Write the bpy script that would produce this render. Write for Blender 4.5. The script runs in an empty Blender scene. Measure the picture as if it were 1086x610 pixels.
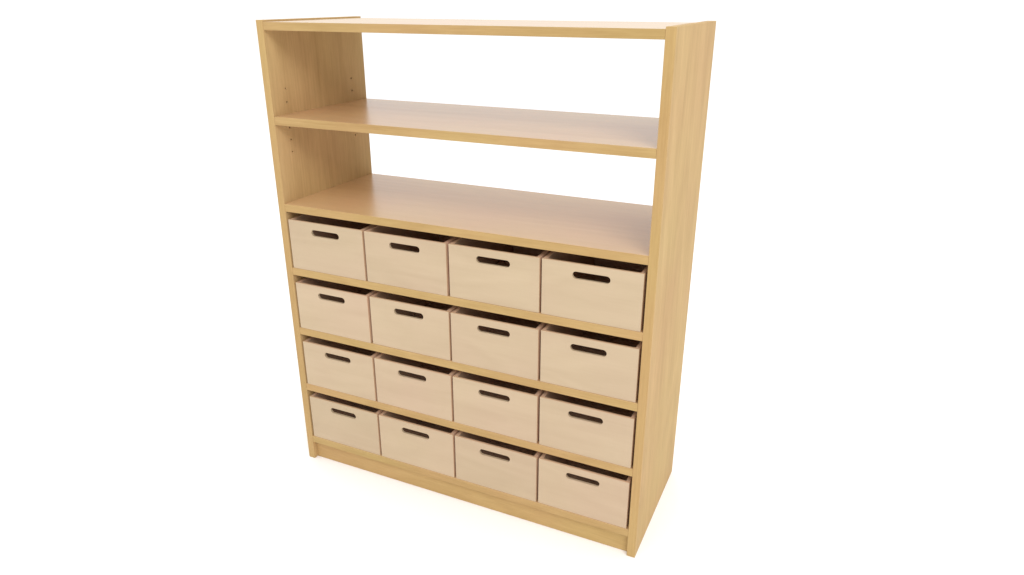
import bpy, bmesh, math, random
from mathutils import Vector, Matrix

S = bpy.context.scene
COL = S.collection

# ------------------------------------------------------------------ sizes (m)
W, D, H = 1.0, 0.387, 1.2253          # shelving unit
T = 0.0205                            # side panel thickness
ST = 0.0204                           # shelf thickness
TOPS = [1.0014, 0.7800, 0.6049, 0.4291, 0.2529, 0.0775]   # upper faces of the shelves
BW, BH, BD, BT, FT = 0.2322, 0.1335, 0.352, 0.0095, 0.0062           # storage bin
PITCH, BX0, BY0 = 0.2385, 0.0254, 0.0022

# ------------------------------------------------------------------ materials
def ramp(nt, stops):
    r = nt.nodes.new('ShaderNodeValToRGB')
    el = r.color_ramp.elements
    while len(el) < len(stops): el.new(0.5)
    for e, (p, c) in zip(el, stops):
        e.position = p; e.color = (c[0], c[1], c[2], 1)
    return r

def wood(name, base, dark, axis, fine=0.30, broad=0.5, fleck=0.2, rough=0.3, ior=1.5, spec=0.5,
         along=1.2, across=16.0, bump=0.02, rvar=0.1, tint=0.03):
    """Sliced veneer; the grain runs along 'axis' of the part it is on."""
    m = bpy.data.materials.new(name); m.use_nodes = True
    nt = m.node_tree; N = nt.nodes; L = nt.links
    N.clear()
    out = N.new('ShaderNodeOutputMaterial'); b = N.new('ShaderNodeBsdfPrincipled')
    L.new(b.outputs['BSDF'], out.inputs['Surface'])
    tc = N.new('ShaderNodeTexCoord'); oi = N.new('ShaderNodeObjectInfo')
    off = N.new('ShaderNodeVectorMath'); off.operation = 'MULTIPLY_ADD'
    comb = N.new('ShaderNodeCombineXYZ')
    for i in range(3): L.new(oi.outputs['Random'], comb.inputs[i])
    off.inputs[1].default_value = (37.0, 53.0, 71.0)
    L.new(comb.outputs[0], off.inputs[0]); L.new(tc.outputs['Object'], off.inputs[2])

    def noise(scale_vec, detail, rough_, dist=0.0):
        mp = N.new('ShaderNodeMapping'); mp.inputs['Scale'].default_value = scale_vec
        L.new(off.outputs[0], mp.inputs['Vector'])
        n = N.new('ShaderNodeTexNoise'); n.inputs['Scale'].default_value = 1.0
        n.inputs['Detail'].default_value = detail; n.inputs['Roughness'].default_value = rough_
        n.inputs['Distortion'].default_value = dist
        L.new(mp.outputs[0], n.inputs['Vector'])
        return n.outputs['Fac']
    def sv(al, ac):
        return tuple(al if i == axis else ac for i in range(3))
    def mth(op, a, bb, clamp=False):
        n = N.new('ShaderNodeMath'); n.operation = op; n.use_clamp = clamp
        for i, x in enumerate((a, bb)):
            if isinstance(x, (int, float)): n.inputs[i].default_value = x
            else: L.new(x, n.inputs[i])
        return n.outputs[0]
    # cathedral figure: contour lines of a long soft noise field
    f0 = noise(sv(along, across * 0.42), 1.5, 0.45, 0.3)
    rings = mth('FRACT', mth('MULTIPLY', f0, 7.0), 0.0)
    rings = mth('ABSOLUTE', mth('SUBTRACT', rings, 0.5), 0.0)          # 0 .. 0.5
    rings = mth('MULTIPLY', rings, 2.0)
    f1 = noise(sv(along * 0.8, across), 3, 0.55)                       # broad bands
    f2 = noise(sv(along * 3.0, across * 16), 4, 0.6)                   # pores and fine streaks
    f3 = noise(sv(28.0, across * 9), 2, 0.5)                           # short flecks
    def centred(x, k): return mth('MULTIPLY', mth('SUBTRACT', x, 0.5), k)
    s = mth('ADD', centred(rings, broad * 0.35), centred(f1, broad * 1.5))
    s = mth('ADD', s, centred(f2, fine * 1.6))
    s = mth('ADD', s, centred(f3, fleck * 1.2))
    s = mth('ADD', s, 0.5, True)
    r = ramp(nt, [(0.0, dark), (1.0, base)])
    L.new(s, r.inputs[0])
    # slow drift between a pinker and a greener cast, as cut veneer has
    f4 = noise((3.1, 3.1, 3.1), 2, 0.5)
    hs = N.new('ShaderNodeHueSaturation')
    L.new(mth('ADD', mth('MULTIPLY', mth('SUBTRACT', f4, 0.5), tint), 0.5), hs.inputs['Hue'])
    vv = mth('ADD', mth('MULTIPLY', mth('SUBTRACT', oi.outputs['Random'], 0.5), 0.05), 1.0)
    L.new(vv, hs.inputs['Value'])
    L.new(r.outputs[0], hs.inputs['Color']); L.new(hs.outputs[0], b.inputs['Base Color'])
    rr = mth('ADD', mth('MULTIPLY', mth('SUBTRACT', f2, 0.5), rvar), rough)
    L.new(rr, b.inputs['Roughness'])
    b.inputs['IOR'].default_value = ior
    b.inputs['Specular IOR Level'].default_value = spec
    if bump:
        bp = N.new('ShaderNodeBump'); bp.inputs['Strength'].default_value = bump
        bp.inputs['Distance'].default_value = 0.001
        L.new(f2, bp.inputs['Height']); L.new(bp.outputs[0], b.inputs['Normal'])
    return m

FACE, FACE_D = (0.596, 0.413, 0.200), (0.438, 0.289, 0.129)
EDGE, EDGE_D = (0.500, 0.338, 0.147), (0.355, 0.224, 0.086)
TOP, TOP_D = (0.635, 0.425, 0.221), (0.501, 0.317, 0.152)
M = {}
M['panel_face'] = wood('beech veneer upright', FACE, FACE_D, 2, rough=0.6, spec=0.05, broad=0.6, fine=0.7, fleck=0.35, across=15)
M['panel_edge'] = wood('beech edge band upright', EDGE, EDGE_D, 2, broad=0.4, fine=0.55, fleck=0.35, rough=0.5, spec=0.1, across=24)
M['shelf_face'] = wood('beech veneer level', TOP, TOP_D, 0, rough=0.27, spec=0.8, bump=0, rvar=0.0, fine=0.14, broad=0.35)
M['shelf_edge'] = wood('beech edge band level', EDGE, EDGE_D, 0, broad=0.5, fine=0.6, fleck=0.4, rough=0.5, spec=0.1, across=26, along=2.5)
BIN, BIN_D = (0.517, 0.392, 0.263), (0.435, 0.322, 0.208)
M['bin_face'] = wood('pale birch ply', BIN, BIN_D, 0, fine=0.22, broad=0.6, fleck=0.12, rough=0.5, spec=0.3, along=2.2, across=20, tint=0.03)
M['bin_side'] = wood('birch ply sides', (.63, .43, .30), (.55, .36, .24), 1, fine=0.15, broad=0.4, fleck=0.06, rough=0.55, spec=0.3, along=2.2, across=20, tint=0.03)
M['bin_edge'] = wood('birch ply cut edge', (.60, .41, .26), (.52, .33, .20), 0, fine=0.2, broad=0.3, fleck=0.1, rough=0.6, spec=0.2, along=3, across=60, tint=0.03)

def plain(name, col, rough):
    m = bpy.data.materials.new(name); m.use_nodes = True
    b = m.node_tree.nodes['Principled BSDF']
    b.inputs['Base Color'].default_value = (*col, 1); b.inputs['Roughness'].default_value = rough
    return m
M['white'] = plain('white studio floor', (.98, .98, .98), 0.9)

# ------------------------------------------------------------------ helpers
def link(name, bm, mats, parent=None, loc=(0, 0, 0)):
    me = bpy.data.meshes.new(name); bm.normal_update(); bm.to_mesh(me); bm.free()
    for m in mats: me.materials.append(m)
    o = bpy.data.objects.new(name, me); COL.objects.link(o); o.location = loc
    if parent: o.parent = parent
    return o

def board(x0, x1, y0, y1, z0, z1, bev=0.0008, edge_front=True, seg=2):
    """A board with eased edges; faces looking to the front take the edge-band material (slot 1)."""
    bm = bmesh.new()
    bmesh.ops.create_cube(bm, size=1.0)
    for v in bm.verts:
        v.co = Vector(((x0 if v.co.x < 0 else x1), (y0 if v.co.y < 0 else y1), (z0 if v.co.z < 0 else z1)))
    if bev:
        bmesh.ops.bevel(bm, geom=list(bm.edges), offset=bev, segments=seg, profile=0.5, affect='EDGES')
    bm.normal_update()
    for f in bm.faces:
        if edge_front and abs(f.normal.y) > 0.7: f.material_index = 1
        f.smooth = False
    return bm

def cut(o, cutters):
    """Subtract the cutter meshes and keep the result as the object's own mesh."""
    tmp = []
    for cb in cutters:
        me = bpy.data.meshes.new('cutter'); cb.to_mesh(me); cb.free()
        co = bpy.data.objects.new('cutter', me); COL.objects.link(co); tmp.append(co)
        md = o.modifiers.new('hole', 'BOOLEAN'); md.operation = 'DIFFERENCE'; md.solver = 'EXACT'; md.object = co
    dg = bpy.context.evaluated_depsgraph_get()
    me = bpy.data.meshes.new_from_object(o.evaluated_get(dg))
    o.modifiers.clear(); old = o.data; o.data = me; me.name = o.name
    bpy.data.meshes.remove(old)
    for co in tmp:
        m = co.data; bpy.data.objects.remove(co); bpy.data.meshes.remove(m)

def peg_cutter(points, x0, x1, r=0.0027):
    bm = bmesh.new()
    for (y, z) in points:
        mat = Matrix.Translation(((x0 + x1) / 2, y, z)) @ Matrix.Rotation(math.pi / 2, 4, 'Y')
        bmesh.ops.create_cone(bm, cap_ends=True, segments=16, radius1=r, radius2=r, depth=abs(x1 - x0), matrix=mat)
    return bm

# ------------------------------------------------------------------ shelving unit
unit = bpy.data.objects.new('shelving_unit', None); COL.objects.link(unit)
unit['label'] = 'tall beech shelving unit with two open shelves above four rows of bins'
unit['category'] = 'shelving unit'

holes = [(y, z) for y in (0.0525, 0.3210) for z in (1.0633, 1.0305, 0.9675, 0.9370, 0.9058)]
sm = [M['panel_face'], M['panel_edge']]
left = link('side_panel', board(0, T, 0, D, 0, H), sm, unit)
cut(left, [peg_cutter(holes, T - 0.011, T + 0.004)])
right = link('side_panel', board(W - T, W, 0, D, 0, H), sm, unit)
cut(right, [peg_cutter(holes, W - T - 0.004, W - T + 0.011)])

G = 0.0002
hm = [M['shelf_face'], M['shelf_edge']]
link('top_panel', board(T + G, W - T - G, 0.0006, D - 0.0006, H - 0.0229, H - 0.0040), hm, unit)
for i, z in enumerate(TOPS):
    y1 = D - 0.0006 if i < 2 else D - 0.009
    link('bottom_panel' if i == 5 else 'shelf', board(T + G, W - T - G, 0.0005, y1, z - ST, z), hm, unit)
link('plinth', board(T + G, W - T - G, 0.0135, 0.0135 + 0.018, 0.0, TOPS[5] - ST - G), hm, unit)
link('back_panel', board(T + G, W - T - G, D - 0.0075, D - 0.0015, 0.02, TOPS[1] - ST - G, bev=0.0003, edge_front=False), hm, unit)

# ------------------------------------------------------------------ bins
def slot_cutter(cx, cz, length, height, y0, y1, seg=12):
    bm = bmesh.new(); r = height / 2; ring = []
    for s in (1, -1):
        for k in range(seg + 1):
            a = -math.pi / 2 + math.pi * k / seg
            ring.append((cx + s * (length / 2 - r) + s * r * math.cos(a), cz + s * r * math.sin(a)))
    a_ = [bm.verts.new((x, y0, z)) for x, z in ring]; b_ = [bm.verts.new((x, y1, z)) for x, z in ring]
    n = len(ring)
    bm.faces.new(a_); bm.faces.new(list(reversed(b_)))
    for i in range(n): bm.faces.new((a_[i], b_[i], b_[(i + 1) % n], a_[(i + 1) % n]))
    bmesh.ops.recalc_face_normals(bm, faces=list(bm.faces))
    return bm

def make_bin():
    root = bpy.data.objects.new('storage_bin', None); COL.objects.link(root)
    fm = [M['bin_edge'], M['bin_face']]; km = [M['bin_side'], M['bin_side']]
    g = 0.0001
    fr = link('front_panel', board(0, BW, 0, FT, 0, BH, bev=0.0006), fm, root)
    cut(fr, [slot_cutter(BW / 2, 0.1066, 0.0870, 0.0170, -0.01, FT + 0.01)])
    for f in fr.data.polygons:                       # the slot is routed through the pale face ply
        if abs(f.center.x - BW / 2) < 0.05 and abs(f.center.z - 0.1066) < 0.012: f.material_index = 1
    link('back_panel', board(0, BW, BD - BT, BD, 0, BH, bev=0.0008), km, root)
    for x in (0, BW - BT):
        link('side_panel', board(x + (0.0003 if x == 0 else 0), x + BT - (0.0003 if x else 0), FT + g, BD - BT - g, 0, BH - 0.0003, bev=0.0008), km, root)
    link('bottom_panel', board(BT + g, BW - BT - g, FT + g, BD - BT - g, 0.003, 0.009, bev=0.0003), km, root)
    return root

random.seed(4)
ROW = ['top', 'second', 'third', 'bottom']
COLN = ['leftmost', 'second from left', 'third from left', 'rightmost']
first = make_bin()
for ri in range(4):
    for ci in range(4):
        if ri == 0 and ci == 0:
            o = first
        else:
            o = first.copy(); COL.objects.link(o)
            for ch in list(first.children):
                d = ch.copy(); COL.objects.link(d); d.parent = o
        o.location = (BX0 + PITCH * ci + random.uniform(-.0004, .0004), BY0 + random.uniform(-.0006, .0006), TOPS[2 + ri] + 0.0002)
        o.rotation_euler = (0, 0, math.radians(random.uniform(-.12, .12)))
        o['label'] = 'pale birch bin with handle slot, %s in the %s row of bins' % (COLN[ci], ROW[ri])
        o['category'] = 'storage bin'
        o['group'] = 'wooden bins in the shelving unit'

# ------------------------------------------------------------------ white studio floor
bm = bmesh.new()
bmesh.ops.create_grid(bm, x_segments=1, y_segments=1, size=60)
fl = link('floor', bm, [M['white']], None, (0.5, 0, -0.0006)); fl['kind'] = 'structure'

# ------------------------------------------------------------------ light: a white studio with an added fill
w = bpy.data.worlds.new('World'); S.world = w; w.use_nodes = True
bg = w.node_tree.nodes['Background']
bg.inputs[0].default_value = (1, 1, 1, 1); bg.inputs[1].default_value = 1.21
# white all round, with an added dark patch rightward to shade the outer panel
wn = w.node_tree; wl = wn.links
wt = wn.nodes.new('ShaderNodeTexCoord'); sx = wn.nodes.new('ShaderNodeSeparateXYZ')
mr = wn.nodes.new('ShaderNodeMapRange'); mr.interpolation_type = 'SMOOTHSTEP'
mr.inputs['From Min'].default_value = 0.50; mr.inputs['From Max'].default_value = 0.95
mr.inputs['To Min'].default_value = 1.0; mr.inputs['To Max'].default_value = 0.10
wl.new(wt.outputs['Generated'], sx.inputs[0]); wl.new(sx.outputs['X'], mr.inputs['Value'])
ab = wn.nodes.new('ShaderNodeMath'); ab.operation = 'ABSOLUTE'; wl.new(sx.outputs['Z'], ab.inputs[0])
mz = wn.nodes.new('ShaderNodeMapRange'); mz.interpolation_type = 'SMOOTHSTEP'
mz.inputs['From Min'].default_value = 0.35; mz.inputs['From Max'].default_value = 0.65
mz.inputs['To Min'].default_value = 0.0; mz.inputs['To Max'].default_value = 1.0
wl.new(ab.outputs[0], mz.inputs['Value'])
mx = wn.nodes.new('ShaderNodeMath'); mx.operation = 'MAXIMUM'
wl.new(mr.outputs['Result'], mx.inputs[0]); wl.new(mz.outputs['Result'], mx.inputs[1])
wc = wn.nodes.new('ShaderNodeCombineXYZ')
for i in range(3): wl.new(mx.outputs[0], wc.inputs[i])
wl.new(wc.outputs[0], bg.inputs['Color'])
ld = bpy.data.lights.new('added_fill', 'AREA'); lo = bpy.data.objects.new('added_fill', ld); COL.objects.link(lo)  # added fill light, lifts the left inner panel and clears the floor shadow
ld.shape = 'RECTANGLE'; ld.size = 3.6; ld.size_y = 3.0; ld.energy = 300; ld.color = (1, 1, 1)
lo.location = (4.9, -4.6, 5.6)
lo.rotation_euler = (Vector((0.3, 0.1, 0.8)) - lo.location).to_track_quat('-Z', 'Y').to_euler()

# ------------------------------------------------------------------ camera
cam = bpy.data.cameras.new('camera'); co = bpy.data.objects.new('camera', cam); COL.objects.link(co)
cam.lens = 36 * 768.175 / 1086; cam.sensor_width = 36; cam.clip_start = 0.05; cam.clip_end = 500
co.location = (1.3201, -1.3956, 1.2757)
co.rotation_euler = (math.pi / 2 - 0.3816, 0.0, 0.4367)
S.camera = co

S.view_settings.view_transform = 'Standard'
S.view_settings.look = 'None'
S.view_settings.exposure = 0; S.view_settings.gamma = 1
S.cycles.use_denoising = True
S.cycles.max_bounces = 10; S.cycles.diffuse_bounces = 8
